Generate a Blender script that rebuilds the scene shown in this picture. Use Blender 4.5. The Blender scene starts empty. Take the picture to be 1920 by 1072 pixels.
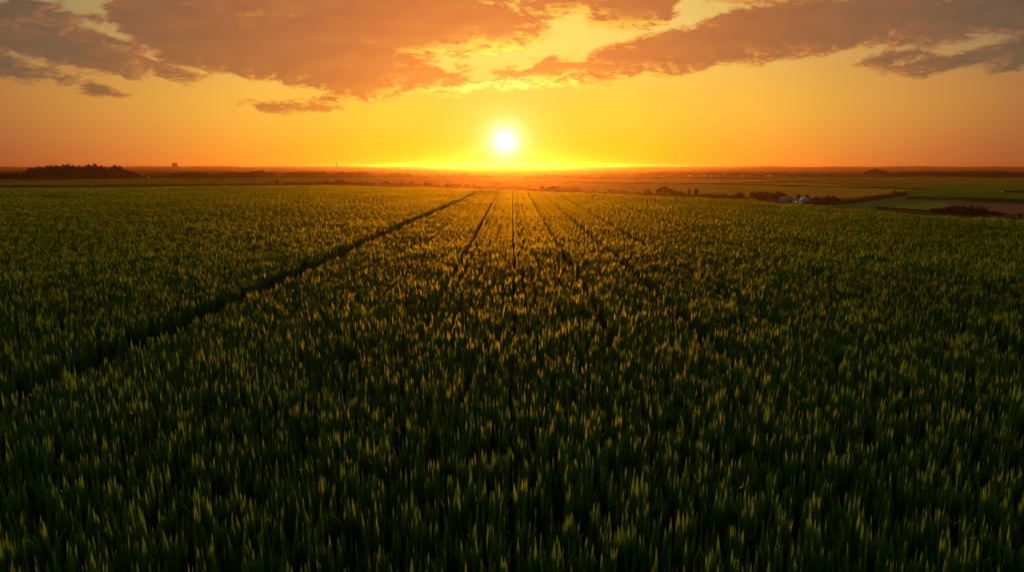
import bpy, math, random, bisect
import numpy as np
from mathutils import Vector, Matrix
random.seed(11); rng = np.random.default_rng(11)
scene = bpy.context.scene
COL = scene.collection
R = math.radians

# ------------------------------------------------------------------ camera
FPX = 1280.0                       # focal length in photograph pixels (24 mm on 36 mm, 1920 wide)
CAMH = 8.0
PITCH = math.atan(223/FPX)
cam_d = bpy.data.cameras.new('camera'); cam_d.lens = 24; cam_d.sensor_width = 36
cam_d.clip_start = 0.1; cam_d.clip_end = 60000
cam = bpy.data.objects.new('camera', cam_d); COL.objects.link(cam)
cam.location = (0, 0, CAMH); cam.rotation_euler = (math.pi/2 - PITCH, 0, 0)
scene.camera = cam
cp, sp_ = math.cos(PITCH), math.sin(PITCH)
def ray(px, py):
    a, b = (px-960)/FPX, (536-py)/FPX
    return a, cp + b*sp_, -sp_ + b*cp
def at(px, py, z=0.0):
    x, y, dz = ray(px, py)
    t = (z-CAMH)/dz
    return x*t, y*t, z
def azel(px, py):
    x, y, z = ray(px, py)
    return math.degrees(math.atan2(x, y)), math.degrees(math.atan2(z, math.hypot(x, y)))
SUN_AZ, SUN_EL = azel(947, 265)

# ------------------------------------------------------------------ terrain
CROP_H = 1.15
edge_px = [(-500,352),(-200,352),(0,352),(200,351),(480,347.5),(600,347),(760,350),(900,354),(960,356.5),(1100,361),(1240,367),
           (1400,373.5),(1500,382),(1620,391),(1760,402),(1920,409),(2150,416),(2500,420)]
EA, ER = [], []
for px, py in edge_px:
    x, y, _ = at(px, py, CROP_H)
    EA.append(math.atan2(x, y)); ER.append(math.hypot(x, y))
EA = [-math.pi, -1.3] + EA + [1.3, math.pi]; ER = [250, 250] + ER + [120, 250]
def sstep(t): t = np.clip(t, 0, 1); return t*t*(3-2*t)
def height(x, y):
    x = np.asarray(x, float); y = np.asarray(y, float)
    r = np.hypot(x, y); az = np.arctan2(x, y)
    rb = np.interp(az, EA, ER)
    V = -12 - 8*sstep((np.degrees(az)+2)/14)
    z = V*sstep((r-rb-1.5)/130)
    far = sstep((r-4200)/7800)
    d = np.degrees(az)
    hump = 8*np.exp(-((d+24)/5)**2) + 7*np.exp(-((d+15.5)/2.0)**2) + 5*np.exp(-((d-4)/4)**2) + 6*np.exp(-((d-19.5)/2.4)**2) + 7*np.exp(-((d-30)/1.9)**2) + 3*np.sin(d*1.3) + 1.5*np.sin(d*3.1+1)
    z = z*(1-far) + far*(10+hump)
    z = z + sstep((r-1500)/1500)*(1-far)*2.5*np.sin(x/330+1)*np.sin(y/410)
    return z
_sm = lambda t: 0.0 if t <= 0 else 1.0 if t >= 1 else t*t*(3-2*t)
def hs(x, y):
    r = math.hypot(x, y); az = math.atan2(x, y)
    i = max(0, min(len(EA)-2, bisect.bisect_right(EA, az)-1))
    rb = ER[i]+(ER[i+1]-ER[i])*(az-EA[i])/(EA[i+1]-EA[i]); d = math.degrees(az)
    z = (-12-8*_sm((d+2)/14))*_sm((r-rb-1.5)/130)
    far = _sm((r-4200)/7800)
    if far > 0:
        e = math.exp
        hump = 8*e(-((d+24)/5)**2) + 7*e(-((d+15.5)/2.0)**2) + 5*e(-((d-4)/4)**2) + 6*e(-((d-19.5)/2.4)**2) + 7*e(-((d-30)/1.9)**2) + 3*math.sin(d*1.3) + 1.5*math.sin(d*3.1+1)
        z = z*(1-far)+far*(10+hump)
    return z + _sm((r-1500)/1500)*(1-far)*2.5*math.sin(x/330+1)*math.sin(y/410)
def hit(px, py):
    """point of the terrain seen at a photograph pixel"""
    x, y, dz = ray(px, py)
    t0 = 0.0
    t = 20.0
    while t < 30000:
        if CAMH + dz*t < hs(x*t, y*t): break
        t0 = t; t *= 1.01
    for _ in range(30):
        m = (t+t0)/2
        if CAMH + dz*m < hs(x*m, y*m): t = m
        else: t0 = m
    return x*t, y*t, hs(x*t, y*t)

# ------------------------------------------------------------------ helpers
def mesh_obj(name, verts, faces, mat=None, parent=None, smooth=False, attrs=None):
    me = bpy.data.meshes.new(name)
    me.from_pydata([tuple(v) for v in verts], [], [tuple(int(i) for i in f) for f in faces])
    if attrs:
        for k, v in attrs.items():
            a = me.attributes.new(k, 'FLOAT', 'POINT'); a.data.foreach_set('value', np.asarray(v, 'f'))
    if smooth: me.polygons.foreach_set('use_smooth', [True]*len(me.polygons))
    me.update()
    if mat: me.materials.append(mat)
    o = bpy.data.objects.new(name, me)
    COL.objects.link(o)
    if parent: o.parent = parent
    return o
def tag(o, label=None, cat=None, group=None, kind=None):
    if label: o['label'] = label
    if cat: o['category'] = cat
    if group: o['group'] = group
    if kind: o['kind'] = kind
    return o
def empty(name, loc, rz=0.0):
    o = bpy.data.objects.new(name, None); COL.objects.link(o)
    o.empty_display_size = .5
    o.location = loc; o.rotation_euler = (0, 0, rz); return o

class NT:
    """small expression helper round a node tree"""
    def __init__(s, tree): s.t = tree; s.n = tree.nodes; s.l = tree.links
    def put(s, sock, v):
        if isinstance(v, bpy.types.NodeSocket): s.l.new(v, sock)
        elif v is not None:
            try: sock.default_value = v
            except Exception: sock.default_value = (v, v, v)
    def m(s, op, a, b=None, c=None, clamp=False):
        n = s.n.new('ShaderNodeMath'); n.operation = op; n.use_clamp = clamp
        for i, v in enumerate((a, b, c)):
            if v is not None: s.put(n.inputs[i], v)
        return n.outputs[0]
    def ss(s, v, lo, hi, a=0.0, b=1.0):
        n = s.n.new('ShaderNodeMapRange'); n.interpolation_type = 'SMOOTHSTEP'
        for i, q in enumerate((v, lo, hi, a, b)): s.put(n.inputs[i], q)
        return n.outputs[0]
    def mix(s, f, a, b, mode='MIX'):
        n = s.n.new('ShaderNodeMix'); n.data_type = 'RGBA'; n.blend_type = mode; n.clamp_factor = True
        s.put(n.inputs[0], f); s.put(n.inputs[6], a if isinstance(a, bpy.types.NodeSocket) else (*a, 1)); s.put(n.inputs[7], b if isinstance(b, bpy.types.NodeSocket) else (*b, 1))
        return n.outputs[2]
    def xyz(s, x, y, z):
        n = s.n.new('ShaderNodeCombineXYZ')
        for i, v in enumerate((x, y, z)): s.put(n.inputs[i], v)
        return n.outputs[0]
    def noise(s, vec, scale, detail=3, rough=.5, dist=0.0, color=False):
        n = s.n.new('ShaderNodeTexNoise'); n.inputs['Scale'].default_value = scale; n.inputs['Detail'].default_value = detail
        n.inputs['Roughness'].default_value = rough; n.inputs['Distortion'].default_value = dist
        if vec is not None: s.l.new(vec, n.inputs['Vector'])
        return n.outputs['Color' if color else 'Fac']
    def ramp(s, f, stops):
        n = s.n.new('ShaderNodeValToRGB'); cr = n.color_ramp
        while len(cr.elements) < len(stops): cr.elements.new(.5)
        for e, (p, c) in zip(cr.elements, sorted(stops)): e.position = p
        for e, (p, c) in zip(cr.elements, sorted(stops)): e.position = p; e.color = (*c, 1)
        s.put(n.inputs[0], f); return n.outputs[0]
def srgb(r, g, b):
    f = lambda c: (c/255/12.92) if c/255 <= .04045 else ((c/255+.055)/1.055)**2.4
    return f(r), f(g), f(b)
def new_mat(name):
    m = bpy.data.materials.new(name); m.use_nodes = True
    m.node_tree.nodes.clear(); return m, NT(m.node_tree)
def simple_mat(name, col, rough=.8, var=.25, scale=2.0, spec=.2, emit=None):
    m, t = new_mat(name)
    g = t.n.new('ShaderNodeNewGeometry')
    f = t.noise(g.outputs['Position'], scale, 4, .6)
    c = t.mix(f, tuple(v*(1-var) for v in col), tuple(min(1, v*(1+var)) for v in col))
    p = t.n.new('ShaderNodeBsdfPrincipled'); t.l.new(c, p.inputs['Base Color'])
    p.inputs['Roughness'].default_value = rough; p.inputs['Specular IOR Level'].default_value = spec
    if emit: p.inputs['Emission Color'].default_value = (*emit[0], 1); p.inputs['Emission Strength'].default_value = emit[1]
    o = t.n.new('ShaderNodeOutputMaterial'); t.l.new(p.outputs[0], o.inputs[0]); return m

# ------------------------------------------------------------------ materials
def leaf_mat(name, base, tip, trans=.45, use_tip=True, rvar=.25, gloss=.06, tcol=None, fwd=0.0):
    m, t = new_mat(name)
    oi = t.n.new('ShaderNodeObjectInfo'); g = t.n.new('ShaderNodeNewGeometry')
    if use_tip:
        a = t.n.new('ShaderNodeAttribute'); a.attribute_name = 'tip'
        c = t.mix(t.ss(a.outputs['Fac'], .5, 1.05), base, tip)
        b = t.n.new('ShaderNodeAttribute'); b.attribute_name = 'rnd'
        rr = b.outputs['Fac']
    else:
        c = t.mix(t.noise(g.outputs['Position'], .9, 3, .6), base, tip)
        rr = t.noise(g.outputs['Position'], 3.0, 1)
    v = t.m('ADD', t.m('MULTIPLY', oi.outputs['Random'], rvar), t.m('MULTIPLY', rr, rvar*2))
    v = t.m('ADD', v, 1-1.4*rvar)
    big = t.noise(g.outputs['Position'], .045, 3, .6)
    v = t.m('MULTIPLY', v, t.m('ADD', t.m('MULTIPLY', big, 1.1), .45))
    cc = t.n.new('ShaderNodeVectorMath'); cc.operation = 'SCALE'; t.l.new(c, cc.inputs[0]); t.l.new(v, cc.inputs['Scale'])
    d = t.n.new('ShaderNodeBsdfDiffuse'); t.l.new(cc.outputs[0], d.inputs[0])
    tr = t.n.new('ShaderNodeBsdfTranslucent')
    tc = t.n.new('ShaderNodeVectorMath'); tc.operation = 'MULTIPLY'; t.l.new(cc.outputs[0], tc.inputs[0]); tc.inputs[1].default_value = tcol or (1.6, 1.25, .5)
    t.l.new(tc.outputs[0], tr.inputs[0])
    mx = t.n.new('ShaderNodeMixShader'); mx.inputs[0].default_value = trans
    t.l.new(d.outputs[0], mx.inputs[1]); t.l.new(tr.outputs[0], mx.inputs[2])
    last = mx.outputs[0]
    if fwd:                                   # light that a thin leaf passes on mostly straight ahead
        rf = t.n.new('ShaderNodeBsdfRefraction'); rf.inputs['Roughness'].default_value = .8; rf.inputs['IOR'].default_value = 1.35
        fc = t.n.new('ShaderNodeVectorMath'); fc.operation = 'MULTIPLY'; t.l.new(cc.outputs[0], fc.inputs[0]); fc.inputs[1].default_value = (3.6, 1.35, .25)
        t.l.new(fc.outputs[0], rf.inputs[0])
        mf = t.n.new('ShaderNodeMixShader'); mf.inputs[0].default_value = fwd; t.l.new(last, mf.inputs[1]); t.l.new(rf.outputs[0], mf.inputs[2]); last = mf.outputs[0]
    gl = t.n.new('ShaderNodeBsdfGlossy'); gl.inputs['Roughness'].default_value = .45; gl.inputs['Color'].default_value = (.8, .95, .35, 1)
    mg = t.n.new('ShaderNodeMixShader'); mg.inputs[0].default_value = gloss
    t.l.new(last, mg.inputs[1]); t.l.new(gl.outputs[0], mg.inputs[2])
    o = t.n.new('ShaderNodeOutputMaterial'); t.l.new(mg.outputs[0], o.inputs[0]); return m

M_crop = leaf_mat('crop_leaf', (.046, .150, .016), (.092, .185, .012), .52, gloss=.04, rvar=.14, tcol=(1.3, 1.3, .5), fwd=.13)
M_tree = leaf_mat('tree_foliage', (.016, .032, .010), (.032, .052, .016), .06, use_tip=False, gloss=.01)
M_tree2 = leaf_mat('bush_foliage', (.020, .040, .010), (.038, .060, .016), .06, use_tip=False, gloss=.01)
M_bark = simple_mat('bark', (.06, .045, .035), .9)
M_white = simple_mat('white_wall', (.6, .6, .58), .8, .08)
M_cream = simple_mat('cream_wall', (.50, .44, .36), .8, .1)
M_roof = simple_mat('clay_roof', (.16, .08, .06), .8)
M_slate = simple_mat('slate_roof', (.12, .12, .13), .7)
M_blue = simple_mat('blue_sheet', (.20, .48, .74), .45, .12, .4, .4)
M_grey = simple_mat('grey_canvas', (.22, .24, .26), .7, .1, .5)
M_dark = simple_mat('dark_board', (.018, .018, .016), .8)
M_steel = simple_mat('dark_steel', (.05, .045, .045), .6)
M_concrete = simple_mat('dark_concrete', (.06, .05, .05), .9)
M_win = simple_mat('lit_window', (.3, .28, .25), .3, .02, 1, .3, ((1.0, .85, .6), .5))
M_winlit = simple_mat('bright_lamp_glass', (.8, .8, .8), .3, .02, 1, .3, ((1.0, .92, .75), 4.0))
M_glass = simple_mat('window_glass', (.03, .035, .04), .15, .05, 1, .6)

def ground_mat():
    m, t = new_mat('ground_earth_and_far_fields')
    g = t.n.new('ShaderNodeNewGeometry'); P = g.outputs['Position']
    s = t.n.new('ShaderNodeSeparateXYZ'); t.l.new(P, s.inputs[0])
    r = t.n.new('ShaderNodeVectorMath'); r.operation = 'LENGTH'; t.l.new(P, r.inputs[0])
    mp = t.n.new('ShaderNodeMapping'); mp.inputs['Rotation'].default_value = (0, 0, .35); mp.inputs['Scale'].default_value = (1/520, 1/300, 0)
    t.l.new(P, mp.inputs[0])
    vo = t.n.new('ShaderNodeTexVoronoi'); vo.inputs['Scale'].default_value = 1; vo.distance = 'CHEBYCHEV'; t.l.new(mp.outputs[0], vo.inputs['Vector'])
    sp = t.n.new('ShaderNodeSeparateColor'); t.l.new(vo.outputs['Color'], sp.inputs[0])
    f = t.ramp(sp.outputs[0], [(0, (.05, .06, .012)), (.25, (.10, .09, .018)), (.45, (.035, .045, .012)), (.6, (.13, .10, .03)), (.8, (.03, .03, .012)), (1, (.12, .08, .045))])
    mp2 = t.n.new('ShaderNodeMapping'); mp2.inputs['Scale'].default_value = (1/420, 1/160, 0); t.l.new(P, mp2.inputs[0])
    woods = t.ss(t.noise(mp2.outputs[0], 1, 5, .65), .53, .58)
    f = t.mix(woods, f, (.014, .016, .006))
    soil = t.mix(t.noise(P, 3, 5, .65), (.020, .014, .008), (.045, .032, .018))
    c = t.mix(t.ss(r.outputs['Value'], 1300, 2200), t.mix(t.ss(r.outputs['Value'], 85, 330), soil, (.075, .080, .010)), f)
    p = t.n.new('ShaderNodeBsdfDiffuse'); t.l.new(c, p.inputs[0])
    b = t.n.new('ShaderNodeBump'); b.inputs['Strength'].default_value = .6; b.inputs['Distance'].default_value = .15
    t.l.new(t.noise(P, 6, 4, .6), b.inputs['Height']); t.l.new(b.outputs[0], p.inputs['Normal'])
    o = t.n.new('ShaderNodeOutputMaterial'); t.l.new(p.outputs[0], o.inputs[0]); return m
def field_mat(name, a, b, rowrot=.2, rough_amt=1.0, rowscale=.12):
    m, t = new_mat(name)
    g = t.n.new('ShaderNodeNewGeometry'); P = g.outputs['Position']
    mp = t.n.new('ShaderNodeMapping'); mp.inputs['Rotation'].default_value = (0, 0, rowrot); mp.inputs['Scale'].default_value = (.3, .02, 1); t.l.new(P, mp.inputs[0])
    n1 = t.noise(P, .018, 5, .62); n2 = t.noise(mp.outputs[0], rowscale, 4, .6); n3 = t.noise(P, .8, 3, .7)
    f = t.m('ADD', t.m('MULTIPLY', n1, .5), t.m('ADD', t.m('MULTIPLY', n2, .25), t.m('MULTIPLY', n3, .25)))
    c = t.mix(t.ss(f, .36, .64), a, b)
    bp = t.n.new('ShaderNodeBump'); bp.inputs['Strength'].default_value = rough_amt; bp.inputs['Distance'].default_value = .8
    t.l.new(t.noise(P, 1.4, 3, .7), bp.inputs['Height'])
    d = t.n.new('ShaderNodeBsdfDiffuse'); t.l.new(c, d.inputs[0]); t.l.new(bp.outputs[0], d.inputs['Normal'])
    tr = t.n.new('ShaderNodeBsdfSheen') if hasattr(bpy.types, 'ShaderNodeBsdfSheen') else t.n.new('ShaderNodeBsdfDiffuse')
    t.l.new(c, tr.inputs[0]); t.l.new(bp.outputs[0], tr.inputs['Normal'])
    if 'Roughness' in tr.inputs: tr.inputs['Roughness'].default_value = .5
    ad = t.n.new('ShaderNodeAddShader'); t.l.new(d.outputs[0], ad.inputs[0]); t.l.new(tr.outputs[0], ad.inputs[1])
    o = t.n.new('ShaderNodeOutputMaterial'); t.l.new(ad.outputs[0], o.inputs[0]); return m
M_ground = ground_mat()
M_gold = field_mat('golden_crop', (.19, .155, .014), (.27, .22, .02), .3)
M_olive = field_mat('olive_crop', (.085, .095, .008), (.13, .135, .012), -.2)
M_green = field_mat('green_meadow', (.06, .13, .024), (.09, .17, .03), .5, .6)
M_maize = field_mat('tall_green_crop', (.045, .115, .008), (.065, .15, .012), .1)
M_brownf = field_mat('ploughed_soil', (.085, .052, .034), (.12, .075, .05), .7, .5)
M_strip = field_mat('dark_verge', (.018, .022, .006), (.035, .035, .010), .7, .8)
M_path = simple_mat('path_earth', (.14, .095, .05), .95, .35, 1.5, .05)

# ------------------------------------------------------------------ ground
def build_ground():
    rads = [0.01, 4, 10, 20, 40, 60, 80]
    r = 88.0
    while r < 420: rads.append(r); r += 6
    while r < 28000: rads.append(r); r *= 1.035
    rads.append(28000)
    az = np.radians(np.concatenate([np.linspace(-180, -60, 30, endpoint=False), np.linspace(-60, 60, 361), np.linspace(60, 180, 30, endpoint=False)[1:]]))
    na, nr = len(az), len(rads)
    A, RR = np.meshgrid(az, np.array(rads))
    X, Y = RR*np.sin(A), RR*np.cos(A)
    Z = height(X, Y)
    v = np.stack([X.ravel(), Y.ravel(), Z.ravel()], 1)
    f = []
    for i in range(nr-1):
        for j in range(na):
            k = (j+1) % na
            f.append((i*na+j, i*na+k, (i+1)*na+k, (i+1)*na+j))
    o = mesh_obj('ground', v, f, M_ground, smooth=True); o.data.flip_normals()
    tag(o, 'dark earth under the crop running out to the far plain and low hills', 'ground', kind='structure')
build_ground()

def sheet(name, corners, lift, mat, label, n=(40, 8), cat='field', kind='structure'):
    """a standing crop as a low slab; corners (far-left, far-right, near-right, near-left rows of pixels) top and bottom polylines"""
    top, bot = corners
    nu, nv = n
    def along(pl, k):
        pts = [hit(*p) for p in pl]
        d = [0]
        for a, b in zip(pts, pts[1:]): d.append(d[-1] + abs(b[0]/b[1]-a[0]/a[1]))
        q = k*d[-1]
        return np.array([np.interp(q, d, [p[i] for p in pts]) for i in (0, 1)])
    T = [along(top, i/nu) for i in range(nu+1)]; B = [along(bot, i/nu) for i in range(nu+1)]
    v, f = [], []
    for j in range(nv+1):
        for i in range(nu+1):
            p = B[i] + (T[i]-B[i])*(j/nv)
            v.append((p[0], p[1], hs(p[0], p[1]) + lift))
    W = nu+1
    for j in range(nv):
        for i in range(nu): f.append((j*W+i, j*W+i+1, (j+1)*W+i+1, (j+1)*W+i))
    ring = [i for i in range(W)] + [j*W+nu for j in range(1, nv+1)] + [nv*W+i for i in range(nu-1, -1, -1)] + [j*W for j in range(nv-1, 0, -1)]
    base = len(v)
    for i in ring: v.append((v[i][0], v[i][1], v[i][2]-lift-.6))
    L = len(ring)
    for i in range(L):
        k = (i+1) % L
        f.append((ring[i], base+i, base+k, ring[k]))
    o = mesh_obj(name, v, f, mat)
    tag(o, label, cat, kind=kind); return o

sheet('field', ([(-350,335.5),(0,335.5),(260,334.5),(480,334),(760,334.2),(880,335)], [(-350,349),(0,349),(200,349),(480,346),(760,349),(985,353.5)]), 1.0, M_olive,
      'wide olive field beyond the near crop and below the left wood', (90, 16))
sheet('field', ([(880.8,335.1),(1240,336),(1420,338),(1640,339.3),(1720,341)], [(985.8,353.6),(1240,364),(1420,372),(1560,377),(1735,356.5)]), 1.0, M_gold,
      'golden strip field behind the hedge right of the sun', (70, 18))
sheet('field', ([(1440,334),(1700,333.3),(1920,333.2),(2300,333)], [(1440,340.3),(1700,356),(1740,357.5),(2300,357)]), 1.3, M_olive,
      'large olive field between the far treeline and the dark hedge on the right', (60, 18))
sheet('field', ([(1500,384),(1600,371),(1700,363.5),(1745,358)], [(1500,386),(1640,392),(1760,401),(1920,409)]), .1, M_green,
      'pale green meadow wedge behind the crest on the right', (40, 20))
sheet('field', ([(1700,364),(1760,351),(1920,350),(2250,350)], [(1700,374),(1800,375.5),(1920,379),(2250,384)]), 2.6, M_maize,
      'bright green tall crop block with a dark shaded front edge on the right', (50, 16))
sheet('field', ([(1770,379),(1860,381),(1920,383),(2200,388)], [(1780,386),(1850,400),(1920,410),(2200,420)]), .25, M_brownf,
      'bare reddish brown ploughed field at the right edge of the photo', (40, 12))
# thin darker strips that divide the far fields
def strip(pl, w, lift, label, mat=M_strip, name='hedge_strip', kind='structure', step=1):
    pts = [hit(*p) for p in pl]
    q = []
    for a, b in zip(pts, pts[1:]):
        n = max(2, int(math.hypot(b[0]-a[0], b[1]-a[1])/25))
        for i in range(n): q.append((a[0]+(b[0]-a[0])*i/n, a[1]+(b[1]-a[1])*i/n))
    q.append(pts[-1][:2])
    v, f = [], []
    for i, (x, y) in enumerate(q):
        a = q[max(0, i-1)]; b = q[min(len(q)-1, i+1)]
        d = Vector((b[0]-a[0], b[1]-a[1])).normalized(); nx, ny = -d.y, d.x
        ww = w*(.8+.4*random.random())/2
        if i in (0, len(q)-1): ww *= .3
        hh = lift*(.85+.3*random.random())
        for s in (-1, 1):
            X, Y = x+nx*ww*s, y+ny*ww*s
            z = hs(X, Y)
            v.append((X, Y, z-.5)); v.append((X, Y, z+hh))
    for i in range(len(q)-1):
        k = i*4
        f += [(k, k+4, k+5, k+1), (k+1, k+5, k+7, k+3), (k+3, k+7, k+6, k+2)]
    f += [(0, 1, 3, 2), (len(q)*4-4, len(q)*4-2, len(q)*4-1, len(q)*4-3)]
    return tag(mesh_obj(name, v, f, mat), label, 'hedge' if 'hedge' in name else 'verge', kind=kind)
strip([(1020,342),(1240,344.5),(1440,349),(1700,356),(1742,357.5)], 10, 1.9, 'dark grass verge running across the golden fields towards the diagonal hedge', name='verge')
strip([(1100,343.5),(1330,346.5),(1530,341)], 16, 1.7, 'dark grassy verge crossing the far golden field', name='verge')
strip([(1500,386),(1600,380),(1660,371),(1700,364),(1742,358)], 9, 2.0, 'dark weedy verge along the foot of the diagonal hedge', name='verge')
strip([(1640,391),(1760,399),(1850,404)], 3.0, 1.2, 'dark verge along the lower edge of the green meadow', name='verge')
strip([(535,346),(600,346.6),(700,348)], 12, 2.6, 'low trimmed dark hedge left of the small white house', M_tree2, 'hedge', kind='thing')
strip([(1660,329.5),(1800,331.5),(2100,333)], 30, 4.0, 'dark verge under the far right treeline', name='verge')
strip([(-100,337),(130,336.5),(260,335)], 30, 3.0, 'dark verge along the foot of the left wood', name='verge')

# ------------------------------------------------------------------ path through the crop
PATH_PX = [(-420,935),(-200,843),(0,757),(130,703),(250,652),(370,600),(500,545),(640,481),(750,430),(850,385),(905,359)]
path = [at(px, py, CROP_H*.55)[:2] for px, py in PATH_PX]
PX = np.array(path)
def path_dist(x, y):
    d = np.full(np.shape(x), 1e9)
    for a, b in zip(PX, PX[1:]):
        ab = b-a; t = np.clip(((x-a[0])*ab[0]+(y-a[1])*ab[1])/(ab@ab), 0, 1)
        d = np.minimum(d, np.hypot(x-a[0]-t*ab[0], y-a[1]-t*ab[1]))
    return d
def build_path():
    q = []
    for a, b in zip(path, path[1:]):
        n = max(2, int(math.hypot(b[0]-a[0], b[1]-a[1])/1.5))
        for i in range(n): q.append((a[0]+(b[0]-a[0])*i/n, a[1]+(b[1]-a[1])*i/n))
    v, f = [], []
    prof = [(-.62, .004), (-.38, .10), (-.2, .13), (0, .15), (.2, .12), (.4, .09), (.62, .004)]
    for i, (x, y) in enumerate(q):
        a = q[max(0, i-1)]; b = q[min(len(q)-1, i+1)]
        d = Vector((b[0]-a[0], b[1]-a[1])).normalized(); nx, ny = d.y, -d.x
        w = 1+.12*math.sin(i*.7)
        for s, h in prof: v.append((x+nx*s*w, y+ny*s*w, h*(1+.3*random.random())))
    W = len(prof)
    for i in range(len(q)-1):
        for j in range(W-1): f.append((i*W+j, i*W+j+1, (i+1)*W+j+1, (i+1)*W+j))
    tag(mesh_obj('path', v, f, M_path, smooth=True), 'narrow bare earth path cutting diagonally through the crop to the left', 'path', kind='structure')
build_path()

# ------------------------------------------------------------------ crop plants
def blade(v, f, tip, rn, x, y, h, w, yaw, lean, leandir, segs=4, droop=0.0, z0=0.0, fold=.25):
    """one folded upright leaf"""
    cx, cy = math.cos(yaw), math.sin(yaw); lx, ly = math.cos(leandir), math.sin(leandir)
    base = len(v); r = random.random()
    nx, ny = -cy, cx
    for i in range(segs):
        t = i/segs
        ww = w*(.55+.45*math.sin(min(1, t*1.7+.15)*math.pi/2)) * (1 if t < .6 else 1-.55*((t-.6)/.4)**1.2)
        off = lean*t**2.0 + droop*t**3
        zz = h*t*(1-.35*min(1, droop)*t*t)
        px, py = x+lx*off, y+ly*off
        v.append((px-cx*ww/2+nx*fold*ww, py-cy*ww/2+ny*fold*ww, z0+zz))
        v.append((px+cx*ww/2+nx*fold*ww, py+cy*ww/2+ny*fold*ww, z0+zz))
        tip += [t, t]; rn += [r, r]
    off = lean*1.0 + droop
    v.append((x+lx*off, y+ly*off, z0+h*(1-.42*min(1, droop)))); tip.append(1.0); rn.append(r)
    for i in range(segs-1):
        a = base+2*i
        f.append((a, a+1, a+3, a+2))
    a = base+2*(segs-1); f.append((a, a+1, a+2))
def clump(nb, rad, segs=4, wide=1.0, extras=True):
    v, f, tip, rn = [], [], [], []
    for k in range(nb):
        a = random.random()*6.283; q = rad*math.sqrt(random.random())
        h = CROP_H*random.uniform(.82, 1.10) if k < nb*.6 else CROP_H*random.uniform(.5, .85)
        blade(v, f, tip, rn, q*math.cos(a)*1.15, q*math.sin(a), h, wide*random.uniform(.068, .110), random.gauss(0, .75),
              random.uniform(.0, .07), a+random.gauss(0, .5), segs)
    if extras:
        for k in range(random.randint(1, 4)):
            a = random.random()*6.283
            blade(v, f, tip, rn, .05*math.cos(a), .05*math.sin(a), CROP_H*random.uniform(.7, 1.0), .032, a+1.57, .02, a, 7, random.uniform(.18, .38))
    return v, f, tip, rn
near_meshes = []
for i in range(12):
    v, f, tip, rn = clump(random.randint(9, 14), random.uniform(.13, .19))
    me = bpy.data.meshes.new('crop_plant'); me.from_pydata(v, [], f)
    for k, q in (('tip', tip), ('rnd', rn)):
        a = me.attributes.new(k, 'FLOAT', 'POINT'); a.data.foreach_set('value', np.asarray(q, 'f'))
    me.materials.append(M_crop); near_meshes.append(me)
ROW, STEP, PATCH = .5, .4, 4.0
patch_meshes = []
for i in range(8):
    V, F, T, N_ = [], [], [], []
    nrow = 7 if i < 4 else 8                                 # 7 rows leave a thin wheel line
    for rr in range(nrow):
        for s in range(10):
            if random.random() < .04: continue
            v, f, tip, rn = clump(random.randint(6, 8), .15, 3, 1.25, False)
            ox, oy = ((rr*.54+.58-2 if i < 2 else rr*.505+.72-2) if nrow == 7 else (rr+.5)*ROW-2)+random.gauss(0, .05), (s+.5)*STEP-2+random.gauss(0, .10)
            sc = random.uniform(.85, 1.12); b = len(V)
            if nrow == 7 and rr == 0 and random.random() < .03: ox -= .42
            V += [(a*sc+ox, c*sc+oy, d*sc) for a, c, d in v]; F += [tuple(q+b for q in g) for g in f]; T += tip; N_ += rn
    me = bpy.data.meshes.new('crop_patch'); me.from_pydata(V, [], F)
    for k, q in (('tip', T), ('rnd', N_)):
        a = me.attributes.new(k, 'FLOAT', 'POINT'); a.data.foreach_set('value', np.asarray(q, 'f'))
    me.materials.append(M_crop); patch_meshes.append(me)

NEAR_R = 62.0
gap_line = [at(px, py, CROP_H*.7)[:2] for px, py in [(-300,373),(0,370),(110,369),(190,367.3)]]
def seg_dist(x, y, pl):
    d = np.full(np.shape(x), 1e9)
    for a, b in zip(pl, pl[1:]):
        a = np.array(a); b = np.array(b); ab = b-a; t = np.clip(((x-a[0])*ab[0]+(y-a[1])*ab[1])/(ab@ab), 0, 1)
        d = np.minimum(d, np.hypot(x-a[0]-t*ab[0], y-a[1]-t*ab[1]))
    return d
# patches on a 4 m grid; individual plants near the camera and beside the path
gx, gy = np.meshgrid(np.arange(-70, 71), np.arange(0, 80))
cx, cy = gx.ravel()*4.0+2, gy.ravel()*4.0+2
r = np.hypot(cx, cy); az = np.arctan2(cx, cy); rb = np.interp(az, EA, ER)
inside = (r < rb-.5) & (np.abs(az) < np.where(r < 64, R(62), R(54)))
pd = path_dist(cx, cy); gd = seg_dist(cx, cy, gap_line)
need = inside & ((r < NEAR_R) | (pd < 3.9))
far = inside & ~need & (gd > 3.4)
sa = math.radians(-SUN_AZ)     # rows point at the setting sun
def rot_rows(x, y): return x*math.cos(sa)-y*math.sin(sa), x*math.sin(sa)+y*math.cos(sa)
WHEEL = (-2., 2., 6., 10., 14., 22., 30., 42., 58., -26., -42., -62.)
pts = []
for x, y in zip(cx[need], cy[need]):
    nr_ = 7 if x in WHEEL and math.hypot(x, y) > 27 else 8
    for rr in range(nr_):
        for s in range(10):
            Y_ = y
            X = (x-2+((rr*.54+.58 if Y_ > 45 else rr*.56+.46) if abs(x) < 3 else rr*.505+.72)+rng.normal(0, .05)) if nr_ == 7 else x-2+(rr+.5)*ROW+rng.normal(0, .085); Y = y-2+(s+.5)*STEP+rng.normal(0, .12)
            if nr_ == 7 and rr == 0 and rng.random() < .03: X -= .42
            if rng.random() < .045: continue
            pts.append((X, Y))
pts = np.array(pts)
pdd = path_dist(pts[:, 0], pts[:, 1])
wob = .74+.10*np.sin(pts[:, 1]*1.3)+rng.normal(0, .05, len(pts))
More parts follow.
